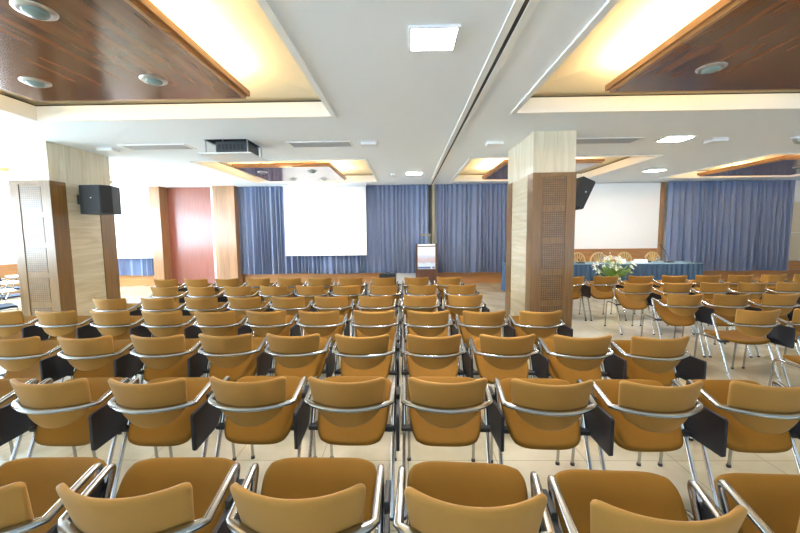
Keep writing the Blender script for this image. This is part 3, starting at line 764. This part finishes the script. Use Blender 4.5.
# ------------------------------------------------------------------ flowers on a floor vase before the table
fx, fy = 5.0, 9.0
e = empty('flower_arrangement', (fx, fy, 0), 0, 'white lilies and green leaves in a tall vase before the head table', 'flowers')
b = MB(); b.lathe([(0, 0), (.13, 0), (.14, .02), (.07, .08), (.07, .2), (.15, .42), (.17, .47), (.15, .47), (.06, .22), (0, .2)], seg=24); b.build('vase', M['pot'], e, smooth=40)
rnd = random.Random(4)
def blade(b, p, dirv, ln, w):
    d = Vector(dirv).normalized(); s = d.cross(Vector((0, 0, 1))); s = s.normalized() if s.length > .01 else Vector((1, 0, 0)); p = Vector(p); rows = []
    for k in range(6):
        t = k / 5; q = p + d * ln * t + Vector((0, 0, -.25 * ln * t * t)); ww = w * math.sin(PI * (.12 + .86 * t)) ; up = Vector((0, 0, ww * .3))
        rows.append([b.bm.verts.new(q - s * ww + up), b.bm.verts.new(q), b.bm.verts.new(q + s * ww + up)])
    for k in range(5):
        for j in (0, 1): b.bm.faces.new((rows[k][j], rows[k][j + 1], rows[k + 1][j + 1], rows[k + 1][j]))
b = MB()
for k in range(150):
    t = rnd.uniform(0, 2 * PI); r = rnd.uniform(0, .26); z = .5 + rnd.uniform(-.03, .16)
    blade(b, (r * math.cos(t) * 1.3, r * math.sin(t) * .7, z), (math.cos(t), math.sin(t) * .8, rnd.uniform(-.1, 1.3)), rnd.uniform(.1, .22), rnd.uniform(.015, .035))
f = b.build('foliage', M['green'], e, smooth=60); f['kind'] = 'stuff'
b = MB()
SP = []
for k in range(24):
    t = rnd.uniform(0, 2 * PI); r = rnd.uniform(.02, .34); SP.append(Vector((r * math.cos(t) * 1.25, r * math.sin(t) * .6, .68 + rnd.uniform(0, .34) * (1 - r))))
SP += [Vector((-.43, 0, .70)), Vector((-.45, .02, .78)), Vector((.38, 0, .62)), Vector((.45, .03, .70)), Vector((.5, .02, .78)), Vector((-.36, -.03, .62))]
for q in SP: b.tube([(q.x * .15, q.y * .15, .42), (q.x * .6, q.y * .6, .42 + (q.z - .42) * .65), q], .006, 6)
b.build('stems', M['green'], e)
for i, q in enumerate(SP):
    b = MB(); ax = Vector((q.x * .8, q.y - .35, .45)).normalized()
    s1 = ax.cross(Vector((0, 0, 1))).normalized(); s2 = ax.cross(s1)
    for k in range(6):
        t = 2 * PI * k / 6 + i; o = s1 * math.cos(t) + s2 * math.sin(t)
        blade(b, q, ax * .55 + o, rnd.uniform(.075, .1), .024)
    b.sphere(q + ax * .02, .012, (1, 1, 1), 8, 6)
    b.build('bloom', M['yellow'] if i % 6 == 2 else M['petal'], e, smooth=60)

# ------------------------------------------------------------------ light
w = bpy.data.worlds.new('world'); S.world = w; w.use_nodes = True
bg = w.node_tree.nodes['Background']; # added fill through the open rear: dim above, brighter below to lift the ceiling
nt = w.node_tree; tc = N(nt, 'ShaderNodeTexCoord'); sp = N(nt, 'ShaderNodeSeparateXYZ'); L(nt, tc.outputs['Generated'], sp.inputs[0])
rp = N(nt, 'ShaderNodeValToRGB'); rp.color_ramp.elements[0].position = .47; rp.color_ramp.elements[0].color = (.66, .84, 1, 1)
rp.color_ramp.elements[1].position = .53; rp.color_ramp.elements[1].color = (.14, .165, .20, 1)
mr = N(nt, 'ShaderNodeMapRange'); mr.inputs[1].default_value = -1; mr.inputs[2].default_value = 1; L(nt, sp.outputs[2], mr.inputs[0])
L(nt, mr.outputs[0], rp.inputs['Fac']); L(nt, rp.outputs['Color'], bg.inputs[0]); bg.inputs[1].default_value = 2.0
# the ceiling projector throws a blank white picture on the middle screen
sl = bpy.data.lights.new('projector_beam', 'SPOT'); sl.energy = 260; sl.spot_size = math.radians(32); sl.spot_blend = .3; sl.shadow_soft_size = .03; sl.color = (.95, .98, 1)
so = bpy.data.objects.new('projector_beam', sl); COL.objects.link(so); so.location = (-2.64, 6.5, 2.98)
so.rotation_euler = (Vector((-2.47, 11.3, 1.95)) - Vector(so.location)).to_track_quat('-Z', 'Y').to_euler()

vs = S.view_settings; vs.view_transform = 'Standard'; vs.look = 'None'; vs.exposure = 1.29; vs.gamma = 1; vs.use_curve_mapping = False
S.cycles.use_denoising = True
S.cycles.max_bounces = 10; S.cycles.diffuse_bounces = 6; S.cycles.sample_clamp_indirect = 8
